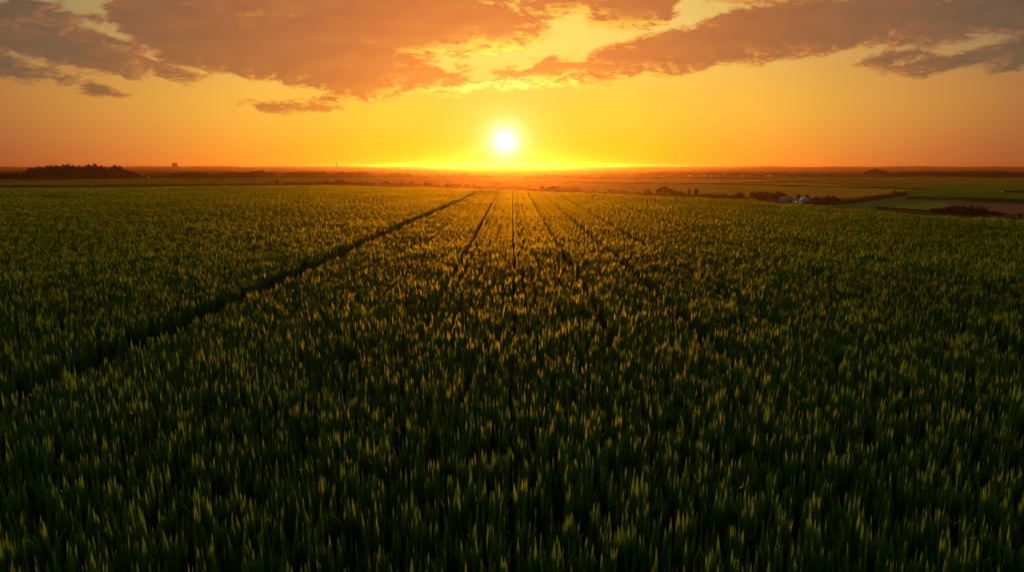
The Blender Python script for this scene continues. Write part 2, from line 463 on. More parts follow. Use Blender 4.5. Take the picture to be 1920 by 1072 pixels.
ok = (pdd > wob) & (pts[:, 1] > 3.2) & (np.hypot(pts[:, 0], pts[:, 1]) > 5)
pts = pts[ok]
# individuals: the nearest that the camera sees
P = np.stack([pts[:, 0], pts[:, 1], np.full(len(pts), CROP_H-.1-CAMH)], 1)
depth = P[:, 1]*cp - P[:, 2]*sp_; upc = P[:, 1]*sp_ + P[:, 2]*cp
u = P[:, 0]/depth*FPX; w_ = -upc/depth*FPX
vis = (np.abs(u) < 960) & (w_ < 520) & (depth > 1)
order = np.argsort(np.where(vis, np.linalg.norm(P, axis=1), 1e9))
solo = order[:300]; rest = np.setdiff1d(np.arange(len(pts)), solo)
for i in solo:
    o = bpy.data.objects.new('crop_plant', near_meshes[rng.integers(12)])
    COL.objects.link(o)
    o.location = (*pts[i], 0); o.rotation_euler = (0, 0, rng.uniform(-.8, .8) + (math.pi if rng.random() < .5 else 0))
    s = rng.uniform(.88, 1.14); o.scale = (s, s, s*rng.uniform(.92, 1.1))
    tag(o, 'upright dark green tuft of blade leaves with yellowed tips in the front rows', 'crop plant', 'crop plants in the front rows')
print('clumps', len(rest), 'patches', int(far.sum()))

def scatter(name, xy, meshes, label, patch):
    n = len(xy)
    me = bpy.data.meshes.new(name)
    co = np.zeros((n, 3), 'f'); co[:, :2] = xy
    me.vertices.add(n); me.vertices.foreach_set('co', co.ravel())
    def at_(k, t, a, f='value'):
        q = me.attributes.new(k, t, 'POINT'); q.data.foreach_set(f, a)
    at_('variant', 'INT', rng.integers(0, len(meshes), n).astype('i'))
    rt = np.zeros((n, 3), 'f')
    if patch: rt[:, 2] = sa + np.where(rng.random(n) < .0, math.pi, 0)
    else: rt[:, 2] = rng.uniform(-.8, .8, n) + np.where(rng.random(n) < .5, math.pi, 0)
    at_('rot', 'FLOAT_VECTOR', rt.ravel(), 'vector')
    sc = np.ones((n, 3), 'f')
    s = rng.uniform(.93, 1.07, n) if patch else rng.uniform(.87, 1.13, n)
    x, y = xy[:, 0], xy[:, 1]
    s = s*(1+.06*np.sin(x*.9+np.sin(y*.31)*2)*np.sin(y*.55+x*.2))
    sc[:, 2] = s
    if not patch: sc[:, 0] = sc[:, 1] = s
    at_('scl', 'FLOAT_VECTOR', sc.ravel(), 'vector')
    o = bpy.data.objects.new(name, me); COL.objects.link(o)
    src = bpy.data.collections.new(name+'_sources')
    for i, m in enumerate(meshes):
        src.objects.link(bpy.data.objects.new('%s_source_%02d' % (name, i), m))
    ng = bpy.data.node_groups.new(name+'_scatter', 'GeometryNodeTree')
    ng.interface.new_socket('Geometry', in_out='INPUT', socket_type='NodeSocketGeometry')
    ng.interface.new_socket('Geometry', in_out='OUTPUT', socket_type='NodeSocketGeometry')
    N = ng.nodes; L = ng.links
    gi = N.new('NodeGroupInput'); go = N.new('NodeGroupOutput'); ip = N.new('GeometryNodeInstanceOnPoints')
    ci = N.new('GeometryNodeCollectionInfo'); ci.inputs['Collection'].default_value = src
    ci.inputs['Separate Children'].default_value = True; ci.inputs['Reset Children'].default_value = True
    def na(k, t):
        q = N.new('GeometryNodeInputNamedAttribute'); q.data_type = t; q.inputs['Name'].default_value = k
        return q.outputs['Attribute']
    L.new(gi.outputs[0], ip.inputs['Points']); L.new(ci.outputs[0], ip.inputs['Instance'])
    ip.inputs['Pick Instance'].default_value = True
    L.new(na('variant', 'INT'), ip.inputs['Instance Index'])
    L.new(na('rot', 'FLOAT_VECTOR'), ip.inputs['Rotation']); L.new(na('scl', 'FLOAT_VECTOR'), ip.inputs['Scale'])
    L.new(ip.outputs[0], go.inputs[0])
    md = o.modifiers.new('scatter', 'NODES'); md.node_group = ng
    me.materials.append(M_crop)
    tag(o, label, 'crop', kind='stuff')
    return o
ALL = near_meshes + patch_meshes
# one object for the whole standing crop
def crop():
    a = pts[rest]; b = np.stack([cx[far], cy[far]], 1)
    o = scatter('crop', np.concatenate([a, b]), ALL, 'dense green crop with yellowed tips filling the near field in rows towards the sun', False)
    me = o.data; n, k = len(a), len(b)
    vr = np.concatenate([rng.integers(0, 12, n), np.where(np.isin(b[:, 0], WHEEL), 12+rng.integers(0, 2, k)+2*(np.abs(b[:, 0]) > 3), 16+rng.integers(0, 4, k))]).astype('i')
    me.attributes['variant'].data.foreach_set('value', vr)
    rt = np.zeros((n+k, 3), 'f'); rt[:n, 2] = rng.uniform(-.8, .8, n) + np.where(rng.random(n) < .5, math.pi, 0)
    me.attributes['rot'].data.foreach_set('vector', rt.ravel())
    sc = np.zeros(3*(n+k), 'f'); me.attributes['scl'].data.foreach_get('vector', sc); sc = sc.reshape(-1, 3)
    sc[n:, :2] = 1; sc[n:, 2] = .96+.3*(sc[n:, 2]-1); me.attributes['scl'].data.foreach_set('vector', sc.ravel())
crop()

# ------------------------------------------------------------------ trees
def crown_mesh(name, lobes, n, leaf, mat):
    v, f = [], []
    for k in range(n):
        cx_, cy_, cz_, ra, rb_, rc_ = random.choices(lobes, [l[3]*l[4]*l[5] for l in lobes])[0]
        while True:
            d = Vector((random.gauss(0, 1), random.gauss(0, 1), random.gauss(0, 1))).normalized()
            q = (.35+.65*random.random()**.45)*random.uniform(.9, 1.08)
            p = Vector((cx_+d.x*ra*q, cy_+d.y*rb_*q, cz_+d.z*rc_*q))
            if p.z > .03: break
        s = leaf*random.uniform(.55, 1.3)
        m = Matrix.Rotation(random.random()*6.28, 3, 'Z') @ Matrix.Rotation(random.gauss(0, .9), 3, 'X') @ Matrix.Rotation(random.random()*6.28, 3, 'Y')
        b = len(v); m_ = random.choice((4, 5))
        for j in range(m_):
            a = 6.283*j/m_+random.random()*.6
            v.append(tuple(p + m @ Vector((math.cos(a)*s*random.uniform(.6, 1.1), 0, math.sin(a)*s*random.uniform(.5, 1)))))
        f.append(tuple(range(b, b+m_)))
    me = bpy.data.meshes.new(name); me.from_pydata(v, [], f); me.materials.append(mat); return me
def trunk_mesh(h, r, limbs):
    v, f = [], []
    def cone(a, b, ra, rb_):
        a, b = Vector(a), Vector(b); d = (b-a).normalized(); s = d.orthogonal().normalized(); t = d.cross(s); k = len(v); n = 6
        for P_, q in ((a, ra), (b, rb_)):
            for j in range(n): an = 6.283*j/n; v.append(tuple(P_+(s*math.cos(an)+t*math.sin(an))*q))
        for j in range(n): f.append((k+j, k+(j+1) % n, k+n+(j+1) % n, k+n+j))
    cone((0, 0, -.05), (0.01, 0, h*.6), r, r*.7); cone((0.01, 0, h*.6), (0, .01, h), r*.7, r*.4)
    for i in range(limbs):
        a = 6.283*i/limbs+random.random(); z = h*random.uniform(.55, .9)
        cone((0, 0, z), (math.cos(a)*.16, math.sin(a)*.16, z+.18), r*.4, r*.15)
    me = bpy.data.meshes.new('trunk'); me.from_pydata(v, [], f); me.materials.append(M_bark); return me
# unit height 1, unit half-width about .5
def lobes_round():
    L = [(0, 0, .55, .36, .36, .36)]
    for i in range(6):
        a = i*1.05+random.random()*.7; L.append((math.cos(a)*.27, math.sin(a)*.27, random.uniform(.34, .68), .21, .21, .20))
    L.append((random.uniform(-.1, .1), 0, .83, .17, .17, .15)); return L
def lobes_tall():
    L = [(0, 0, .5, .26, .26, .42)]
    for i in range(6):
        a = i*1.05+random.random(); L.append((math.cos(a)*.16, math.sin(a)*.16, random.uniform(.3, .8), .17, .17, .18))
    return L
def lobes_bush():
    L = [(0, 0, .38, .42, .36, .40)]
    for i in range(7):
        a = i*.9+random.random(); L.append((math.cos(a)*.34, math.sin(a)*.3, random.uniform(.22, .60), .22, .22, .24))
    L.append((random.uniform(-.2, .2), 0, .74, .2, .2, .22)); return L
KINDS = {}
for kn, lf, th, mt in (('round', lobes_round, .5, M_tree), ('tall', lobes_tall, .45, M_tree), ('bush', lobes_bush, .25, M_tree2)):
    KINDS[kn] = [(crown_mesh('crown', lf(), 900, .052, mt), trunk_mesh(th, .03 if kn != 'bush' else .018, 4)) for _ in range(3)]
    # small far copies: crown and trunk in one mesh
    S = []
    for c, t in KINDS[kn]:
        me = bpy.data.meshes.new('far_'+kn)
        vc = [tuple(q.co) for q in c.vertices][:]; fc = [tuple(p.vertices) for p in c.polygons][::2]
        b = len(vc); vc += [tuple(q.co) for q in t.vertices]; ft = [tuple(i+b for i in p.vertices) for p in t.polygons]
        me.from_pydata(vc, [], fc+ft); me.materials.append(mt); me.materials.append(M_bark)
        me.polygons.foreach_set('material_index', [0]*len(fc)+[1]*len(ft)); S.append(me)
    KINDS[kn].append(S)
EPX = sorted(edge_px)
def crest(px):
    for (a, b), (c_, d) in zip(EPX, EPX[1:]):
        if a <= px <= c_: return b+(d-b)*(px-a)/(c_-a)
    return 1e9
def tree(px, py, hpx, wpx, kind, label, group=None, name=None, back=0.0):
    py = min(py, crest(px)-1.6); hpx *= 1.12 if hpx > 9 else 1.45; wpx *= 1.0 if hpx > 12 else 1.2
    x, y, z = hit(px, py)
    if back:
        q = 1+back/math.hypot(x, y); x, y = x*q, y*q; z = hs(x, y)
    dep = y*cp - (z-CAMH)*sp_
    H = hpx*dep/FPX; Wd = wpx*dep/FPX
    name = name or ('bush' if kind == 'bush' else 'tree')
    rz_ = random.random()*6.28; k = random.randrange(3)
    if hpx >= 9:
        o = empty(name, (x, y, z-.1), rz_)
        for me, nm in ((KINDS[kind][k][0], 'crown'), (KINDS[kind][k][1], 'trunk')):
            c = bpy.data.objects.new(nm, me); COL.objects.link(c); c.parent = o
            c.scale = (Wd, Wd, H)
    else:
        o = bpy.data.objects.new(name, KINDS[kind][3][k]); COL.objects.link(o)
        o.location = (x, y, z-.1); o.rotation_euler = (0, 0, rz_); o.scale = (Wd, Wd, H)
    return tag(o, label, 'bush' if kind == 'bush' else 'tree', group)
def run(prof, step, kinds, label, group, wf=1.6, jit=.25, depth=0, rows=1):
    """trees along a line; prof = [(px, base py, height px), ...]"""
    xs = [p[0] for p in prof]
    for rw in range(rows):
        x = xs[0]+rw*step/2
        while x < xs[-1]:
            by = float(np.interp(x, xs, [p[1] for p in prof])); h = float(np.interp(x, xs, [p[2] for p in prof]))
            h *= random.uniform(1-jit, 1+jit*.7)
            if h > 1.2: tree(x, by, h, max(step, h*.55)*wf*random.uniform(.8, 1.15), random.choice(kinds), label, group, back=depth*rw+random.random()*depth*.4)
            x += step*random.uniform(.7, 1.25)

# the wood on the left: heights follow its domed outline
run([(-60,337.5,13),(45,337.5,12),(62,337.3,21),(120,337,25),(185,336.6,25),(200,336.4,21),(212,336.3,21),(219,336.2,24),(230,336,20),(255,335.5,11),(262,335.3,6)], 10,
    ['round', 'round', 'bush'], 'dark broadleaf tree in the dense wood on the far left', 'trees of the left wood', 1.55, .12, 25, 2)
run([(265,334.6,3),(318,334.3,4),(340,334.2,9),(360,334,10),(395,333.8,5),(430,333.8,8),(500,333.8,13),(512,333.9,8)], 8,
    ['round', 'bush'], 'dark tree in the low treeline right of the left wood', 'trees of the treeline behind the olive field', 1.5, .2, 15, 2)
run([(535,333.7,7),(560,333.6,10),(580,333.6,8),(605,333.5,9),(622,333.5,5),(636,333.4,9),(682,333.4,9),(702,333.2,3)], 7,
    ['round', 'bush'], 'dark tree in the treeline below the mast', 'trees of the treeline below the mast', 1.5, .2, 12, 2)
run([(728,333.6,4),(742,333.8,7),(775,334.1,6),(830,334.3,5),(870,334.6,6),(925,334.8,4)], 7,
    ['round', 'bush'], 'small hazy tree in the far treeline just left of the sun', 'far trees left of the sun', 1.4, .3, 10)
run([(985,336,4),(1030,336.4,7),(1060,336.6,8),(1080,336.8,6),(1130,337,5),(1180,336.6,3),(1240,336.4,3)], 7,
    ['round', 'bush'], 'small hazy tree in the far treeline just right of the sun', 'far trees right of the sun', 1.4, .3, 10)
# hedge in front, left of the sun
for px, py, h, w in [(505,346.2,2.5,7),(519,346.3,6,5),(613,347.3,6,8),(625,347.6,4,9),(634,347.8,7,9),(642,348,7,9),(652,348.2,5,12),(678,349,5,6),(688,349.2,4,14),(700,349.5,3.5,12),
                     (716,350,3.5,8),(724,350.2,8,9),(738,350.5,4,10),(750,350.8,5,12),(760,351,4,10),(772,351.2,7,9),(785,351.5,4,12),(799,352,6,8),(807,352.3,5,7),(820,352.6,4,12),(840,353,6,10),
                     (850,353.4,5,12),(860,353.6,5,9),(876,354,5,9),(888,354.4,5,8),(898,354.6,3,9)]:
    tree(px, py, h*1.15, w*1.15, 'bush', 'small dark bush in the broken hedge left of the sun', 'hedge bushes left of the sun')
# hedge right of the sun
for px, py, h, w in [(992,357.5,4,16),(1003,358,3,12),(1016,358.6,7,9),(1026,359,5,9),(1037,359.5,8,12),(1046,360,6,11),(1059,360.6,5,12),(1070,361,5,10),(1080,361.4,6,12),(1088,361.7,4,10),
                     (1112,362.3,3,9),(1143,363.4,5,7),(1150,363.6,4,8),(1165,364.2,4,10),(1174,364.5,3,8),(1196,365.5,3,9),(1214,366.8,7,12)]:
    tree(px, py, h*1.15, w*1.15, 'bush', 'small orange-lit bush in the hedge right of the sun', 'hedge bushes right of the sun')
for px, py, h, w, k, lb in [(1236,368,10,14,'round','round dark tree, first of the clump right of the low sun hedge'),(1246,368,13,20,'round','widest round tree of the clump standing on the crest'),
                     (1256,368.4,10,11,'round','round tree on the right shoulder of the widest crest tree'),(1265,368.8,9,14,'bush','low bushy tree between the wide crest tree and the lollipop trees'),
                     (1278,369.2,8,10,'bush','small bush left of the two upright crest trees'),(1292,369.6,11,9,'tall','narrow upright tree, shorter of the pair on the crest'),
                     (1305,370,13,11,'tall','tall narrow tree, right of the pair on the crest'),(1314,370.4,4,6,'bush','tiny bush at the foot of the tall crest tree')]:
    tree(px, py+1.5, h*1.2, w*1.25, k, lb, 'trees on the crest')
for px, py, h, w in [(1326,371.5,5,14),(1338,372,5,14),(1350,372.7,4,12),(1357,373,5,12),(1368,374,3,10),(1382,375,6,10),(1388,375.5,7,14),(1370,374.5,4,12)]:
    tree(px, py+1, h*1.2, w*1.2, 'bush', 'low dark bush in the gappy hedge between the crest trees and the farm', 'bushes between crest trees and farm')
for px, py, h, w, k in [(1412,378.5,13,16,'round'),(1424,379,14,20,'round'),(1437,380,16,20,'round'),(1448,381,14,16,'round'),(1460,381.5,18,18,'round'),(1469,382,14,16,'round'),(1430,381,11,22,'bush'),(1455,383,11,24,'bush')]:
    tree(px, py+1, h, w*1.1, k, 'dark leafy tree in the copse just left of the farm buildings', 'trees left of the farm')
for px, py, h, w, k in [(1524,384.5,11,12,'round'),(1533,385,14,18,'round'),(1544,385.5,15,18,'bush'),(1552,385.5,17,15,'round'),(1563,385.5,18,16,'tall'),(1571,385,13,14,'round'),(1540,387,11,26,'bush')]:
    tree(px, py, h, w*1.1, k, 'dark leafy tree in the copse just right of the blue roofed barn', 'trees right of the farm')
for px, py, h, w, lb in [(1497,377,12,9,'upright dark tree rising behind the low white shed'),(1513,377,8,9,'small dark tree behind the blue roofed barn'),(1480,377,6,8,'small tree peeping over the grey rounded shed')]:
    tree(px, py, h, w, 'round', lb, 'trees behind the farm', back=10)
run([(1582,384,5),(1592,382,7),(1600,381,6),(1612,380,4),(1630,377.5,5),(1645,374.5,6),(1668,371,5),(1674,369.5,8),(1690,368,7),(1700,363,5),(1720,360.5,4),(1737,358.8,5),(1742,358.2,7)], 6.5,
    ['bush', 'bush', 'round'], 'dark bush in the diagonal hedge climbing from farm to far field', 'bushes of the diagonal hedge', 1.4, .3)
# big dark shrub belt at the lower right
for px, py, h, w in [(1752,401,8,14),(1762,402,11,16),(1774,402.5,14,18),(1788,403.5,18,22),(1802,404,18,24),(1818,404.5,18,24),(1833,405,18,24),(1844,405.3,15,20),(1856,406,10,18),(1868,407,8,16),(1880,408,6,14),(1912,409.5,6,10),(1898,409,4,10)]:
    tree(px, py+1, h, w*1.15, 'bush', 'large dark shrub in the thicket beside the brown field', 'shrubs of the thicket by the brown field')
# far right treeline with the domed wood
run([(1660,330.3,5),(1720,331,7),(1780,331.5,7),(1850,331.9,8),(1900,332,7),(2020,332.6,8)], 7.5, ['round', 'bush'],
    'dark tree in the long far treeline at the right edge', 'trees of the far right treeline', 1.6, .12, 15, 2)
for px, h, w in [(1620,5,12),(1627,8,12),(1634,11,14),(1641,13,14),(1648,11,14),(1655,8,13),(1663,6,12),(1637,9,18),(1646,9,18)]:
    tree(px, 330.2, h, w, 'round', 'dark tree of the small pointed wood standing above the far treeline', 'trees of the pointed wood')
# trees among the town houses
run([(1130,331,4),(1180,330.5,3),(1240,329.5,5),(1300,329.5,4),(1360,331,5),(1440,331.8,5),(1500,332,4),(1610,332,3)], 8, ['round', 'bush'],
    'small hazy dark tree among the far town houses', 'trees among the town houses', 1.9, .35)
run([(1230,326,3),(1330,326,3),(1450,327,3),(1600,326.5,2.6)], 14, ['bush'], 'tiny hazy tree behind the far town', 'trees behind the town', 2.4, .35)
run([(10,324,2.6),(60,323.5,2.4)], 14, ['bush'], 'tiny hazy tree on the plain behind the left wood', 'far trees behind the left wood', 2.6, .35)
run([(300,326.5,2.6),(470,326.5,3),(640,325.5,2.6),(740,326,2.4)], 15, ['bush'], 'tiny hazy tree on the far plain under the block building', 'far plain trees left', 2.6, .4)

# ------------------------------------------------------------------ buildings
def box(x0, x1, y0, y1, z0, z1, v, f):
    b = len(v); v += [(x0,y0,z0),(x1,y0,z0),(x1,y1,z0),(x0,y1,z0),(x0,y0,z1),(x1,y0,z1),(x1,y1,z1),(x0,y1,z1)]
    f += [(b,b+3,b+2,b+1),(b+4,b+5,b+6,b+7),(b,b+1,b+5,b+4),(b+1,b+2,b+6,b+5),(b+2,b+3,b+7,b+6),(b+3,b,b+4,b+7)]
def boxes(name, bs, mat, parent):
    v, f = [], []
    for b in bs: box(*b, v, f)
    return mesh_obj(name, v, f, mat, parent)
def house(px, py, wpx, hpx, label, group=None, wall=M_white, roof=M_roof, lit=False, name='house', rz=None, wins=2):
    py = min(py, crest(px)-1.0)
    x, y, z = hit(px, py); dep = y*cp-(z-CAMH)*sp_
    W, H = wpx*dep/FPX, hpx*dep/FPX; D = W*.7
    o = empty(name, (x, y, z), random.uniform(-.5, .5) if rz is None else rz)
    e = H*.62
    v, f = [], []
    box(-W/2, W/2, -D/2, D/2, -1, e, v, f)
    b = len(v); v += [(-W/2+.01,-D/2,e+.003),(-W/2+.01,D/2,e+.003),(-W/2+.01,0,H*.97),(W/2-.01,-D/2,e+.003),(W/2-.01,D/2,e+.003),(W/2-.01,0,H*.97)]; f += [(b,b+2,b+1),(b+3,b+4,b+5)]
    mesh_obj('wall', v, f, wall, o)
    v = [(-W/2-.3,-D/2-.4,e-.15),(W/2+.3,-D/2-.4,e-.15),(W/2+.3,0,H),(-W/2-.3,0,H),(-W/2-.3,D/2+.4,e-.15),(W/2+.3,D/2+.4,e-.15)]
    v += [(a,b_,c+.2) for a,b_,c in v]
    f = [(0,3,2,1),(3,4,5,2),(6,7,8,9),(9,8,11,10),(0,1,7,6),(4,10,11,5),(0,6,9,3),(3,9,10,4),(1,2,8,7),(2,5,11,8)]
    mesh_obj('roof', v, f, roof, o)
    for i in range(wins):
        xx = (i+.5)/wins*W-W/2
        boxes('window', [(xx-W*.09, xx+W*.09, -D/2-.05, -D/2+.02, e*.35, e*.78)], (M_winlit if lit else M_win) if (lit or i == 0) else M_glass, o)
    return tag(o, label, 'house', group)
house(278, 334.4, 4.5, 3.6, 'tiny white house at the right foot of the dark left wood', lit=True)
house(662, 349, 5, 5.5, 'lone white house glowing in the broken hedge left of the sun', lit=True, rz=0)
house(1439, 331.5, 8, 4.5, 'brightest white building of the far town, largest and most lit', 'far town houses', lit=True, rz=.1, wins=3)
for i, (px, py, w, h) in enumerate([(1293,330.5,4,3),(1299,331,3,2.5),(1312,330.8,3,3),(1321,330,3.4,3),(1334,331.5,4,3),(1346,330.5,3,3),(1358,330.6,3.6,3),(1372,329,3,3),(1391,331.5,4,3),(1403,330,3,3),
        (1412,329.5,4,3.4),(1420,331,3,3),(1429,329.5,3,3),(1448,332,4,3),(1459,330.6,3,3),(1470,332,4,3),(1481,330.6,3,3),(1489,329.6,4.4,4),(1497,332,3.4,3),(1530,331,4,3),(1547,329.5,4.4,3.5),(1562,330.6,3,3),(1577,331.6,3,3),
        (735,330,3,2.5),(750,329,3,2.6),(1241,333,4,3),(392,327,3,2.4),(425,328,3,2.6),(1878,324,4,3),(1895,323.5,3,2.5)]):
    town = 1250 < px < 1600
    house(px, py, w, h, 'small pale walled house in the hazy far town right of the sun' if town else
          {735:'tiny hazy house left of the sun above the far trees, left of a pair',750:'tiny hazy house left of the sun above the far trees, right of a pair',1241:'small pale house on the near left edge of the far town',
           392:'tiny pale house on the plain right of the block building',425:'tiny pale house on the plain left of the mast',1878:'tiny pale house on the plain above the far right treeline',1895:'tiny pale house nearest the right edge above the treeline'}[px],
          'far town houses' if town else None, random.choice((M_white, M_cream)), random.choice((M_roof, M_slate)), wins=1)
def block(name, px, py, wpx, hpx, label, cat, wall, roofz=True, storeys=5, bays=6, rz=.0, group=None):
    x, y, z = hit(px, py); dep = y*cp-(z-CAMH)*sp_
    W, H = wpx*dep/FPX, hpx*dep/FPX; D = W*.5
    o = empty(name, (x, y, z), rz)
    boxes('wall', [(-W/2, W/2, -D/2, D/2, -6, H)], wall, o)
    boxes('roof', [(-W/2-.3, W/2+.3, -D/2-.3, D/2+.3, H, H+H*.03), (-W*.48, -W*.12, -D*.2, D*.2, H*1.031, H*1.09), (W*.2, W*.46, -D*.2, D*.2, H*1.031, H*1.07)], M_concrete, o)
    for s in range(storeys):
        for b_ in range(bays):
            cx_ = -W/2+(b_+.5)*W/bays; cz = H*(s+.55)/storeys
            boxes('window', [(cx_-W*.3/bays, cx_+W*.3/bays, -D/2-.15, -D/2+.1, cz-H*.2/storeys, cz+H*.25/storeys)], M_glass, o)
    return tag(o, label, cat, group)
block('tower_block', 328, 315, 8.5, 8.5, 'dark square block building standing alone on the left horizon', 'building', M_concrete, storeys=6, bays=5)
block('factory_building', 1517, 329.5, 10, 5, 'dark flat roofed building standing above the far town', 'building', M_concrete, storeys=2, bays=5)
def mast(px, py, hpx, label, wf):
    x, y, z = hit(px, py); dep = y*cp-(z-CAMH)*sp_; H = hpx*dep/FPX; o = empty('mast', (x, y, z))
    v, f = [], []
    def bar(a, b, r_):
        a, b = Vector(a), Vector(b); d = (b-a).normalized(); s = d.orthogonal().normalized()*r_; t = d.cross(s); k = len(v)
        for q in (a, b):
            for c, e in ((1,1),(-1,1),(-1,-1),(1,-1)): v.append(tuple(q+s*c+t*e))
        for j in range(4): f.append((k+j, k+(j+1)%4, k+4+(j+1)%4, k+4+j))
    W = wf*H; n = 9
    for i in range(n):
        a, b = 1-.75*i/n, 1-.75*(i+1)/n; za, zb = H*.9*i/n, H*.9*(i+1)/n
        c = [(-1,-1),(1,-1),(1,1),(-1,1)]
        for j in range(4):
            p, q = c[j], c[(j+1)%4]
            bar((p[0]*W*a, p[1]*W*a, za), (p[0]*W*b, p[1]*W*b, zb), H*.026); bar((p[0]*W*a, p[1]*W*a, za), (q[0]*W*b, q[1]*W*b, zb), H*.014)
    mesh_obj('lattice', v, f, M_steel, o)
    boxes('platform', [(-W*.55, W*.55, -W*.55, W*.55, H*.86, H*.93)], M_steel, o)
    boxes('antenna', [(-W*.12, W*.12, -W*.12, W*.12, H*.931, H)], M_steel, o)
    return tag(o, label, 'mast')
mast(631.5, 318, 13, 'thin dark lattice mast rising above the horizon left of the sun', .05)
mast(372, 314, 7, 'short faint mast just right of the block building on the horizon', .04)

# farm: rounded grey shed, low white shed, blue roofed arched barn
def arched(px, py, wpx, hpx, name, label, wall, roofm, Lf=1.5, rz=0.0, spring=.35, door=True):
    py = min(py, crest(px)-1.0)
    x, y, z = hit(px, py); dep = y*cp-(z-CAMH)*sp_; W, H = wpx*dep/FPX, hpx*dep/FPX; Ln = W*Lf
    o = empty(name, (x, y, z), rz); n = 14; e = H*spring
    prof = [(-W/2*math.cos(math.pi*i/n), e+(H-e)*math.sin(math.pi*i/n)) for i in range(n+1)]
    v, f = [], []
    for yy in (0, Ln):
        b = len(v); v += [(a, yy, c) for a, c in prof] + [(W/2, yy, -1), (-W/2, yy, -1)]
        f.append(tuple(range(b, len(v))) if yy == 0 else tuple(range(len(v)-1, b-1, -1)))
    k = n+3; f += [(n, k+n, k+n+1, n+1), (n+2, k+n+2, k, 0)]
    mesh_obj('wall', v, f, wall, o)
    v, f = [], []
    for yy in (-.4, Ln+.4):
        for s in (1.02, 1.06): v += [(a*s, yy, e+(c-e)*s+.05) for a, c in prof]
    m_ = n+1
    for i in range(n):
        f += [(m_+i, m_+i+1, 3*m_+i+1, 3*m_+i), (i, 2*m_+i, 2*m_+i+1, i+1), (i, i+1, m_+i+1, m_+i), (2*m_+i, 3*m_+i, 3*m_+i+1, 2*m_+i+1)]
    mesh_obj('roof', v, f, roofm, o, smooth=False)
    if door:
        boxes('door', [(-W*.16, W*.16, -.12, -.02, 0, H*.5)], M_dark if wall is not M_white else M_blue, o)
        boxes('window', [(W*.26, W*.36, -.10, -.02, H*.2, H*.38)], M_glass, o)
    return tag(o, label, 'barn')
arched(1479, 381.5, 18, 9.5, 'barn', 'grey rounded roof shed, left of the farm buildings in the valley', M_grey, M_grey, 1.0, .15)
arched(1510, 382.6, 15, 11.5, 'barn', 'arched barn with pale blue roof and walls beside the dark copse', M_blue, M_blue, 1.3, -.25)
h = house(1494, 382.8, 14, 6, 'low white shed with a pale roof between the two rounded farm roofs', None, M_white, M_grey, rz=.05, name='shed', wins=3); h['category'] = 'shed'
h = house(1502, 384, 9, 4, 'small bluish white lean-to in front of the blue roofed barn', None, M_white, M_blue, rz=-.2, name='shed', wins=2); h['category'] = 'shed'
# long dark shed in the olive field at the right edge
def long_shed(px, py, wpx, hpx):
    x, y, z = hit(px, py); dep = y*cp-(z-CAMH)*sp_; W, H = wpx*dep/FPX, hpx*dep/FPX
    o = empty('shed', (x, y, z+1.0), -.38)
    boxes('wall', [(-W/2, W/2, -4, 4, -3, H*.8)], M_dark, o)
    v = [(-W/2-.5,-4.6,H*.78),(W/2+.5,-4.6,H*.78),(W/2+.5,0,H),(-W/2-.5,0,H),(-W/2-.5,4.6,H*.78),(W/2+.5,4.6,H*.78)]; v += [(a,b,c+.25) for a,b,c in v]
    f = [(0,3,2,1),(3,4,5,2),(6,7,8,9),(9,8,11,10),(0,1,7,6),(4,10,11,5),(0,6,9,3),(3,9,10,4),(1,2,8,7),(2,5,11,8)]
    mesh_obj('roof', v, f, M_dark, o)
    for i in range(5): boxes('door', [(-W/2+(i+.35)*W/5, -W/2+(i+.65)*W/5, -4.08, -4.003, -1, H*.55)], M_steel, o)
    tag(o, 'long low black shed standing alone in the field at the right edge', 'shed')
long_shed(1899, 365.5, 33, 5.5)

# ------------------------------------------------------------------ haze
HAZE_D, HAZE_G = 0.66e-4, .87
bpy.context.view_layer.update()
top = max((o.matrix_world @ Vector(c)).z for o in scene.objects if o.type == 'MESH' and o.name != 'ground' for c in o.bound_box)
top = max(top, float(max(v.co.z for v in bpy.data.objects['ground'].data.vertices)))+1.5
print('haze top', top, sorted([(round((o.matrix_world @ Vector(o.bound_box[6])).z,1), o.name) for o in scene.objects if o.type == 'MESH'])[-5:])
v, f = [], []; box(-30000, 30000, -30000, 30000, -24, top, v, f)
mh, t = new_mat('haze'); 
pv = t.n.new('ShaderNodeVolumePrincipled'); pv.inputs['Density'].default_value = HAZE_D; pv.inputs['Anisotropy'].default_value = HAZE_G
pv.inputs['Color'].default_value = (.76, .40, .30, 1)
o_ = t.n.new('ShaderNodeOutputMaterial'); t.l.new(pv.outputs[0], o_.inputs['Volume'])
tag(mesh_obj('haze', v, f, mh), 'warm evening haze lying over the whole plain', 'haze', kind='stuff')

# ------------------------------------------------------------------ sun and sky
sd = bpy.data.lights.new('sun', 'SUN'); sd.energy = 4.2; sd.angle = R(.6); sd.color = (1.0, .36, .03)
so = bpy.data.objects.new('sun', sd); COL.objects.link(so)
so.rotation_euler = (math.pi/2-R(SUN_EL), 0, math.pi-R(SUN_AZ))
so.location = (0, 0, 60)

w = bpy.data.worlds.new('World'); scene.world = w; w.use_nodes = True
w.node_tree.nodes.clear(); t = NT(w.node_tree)

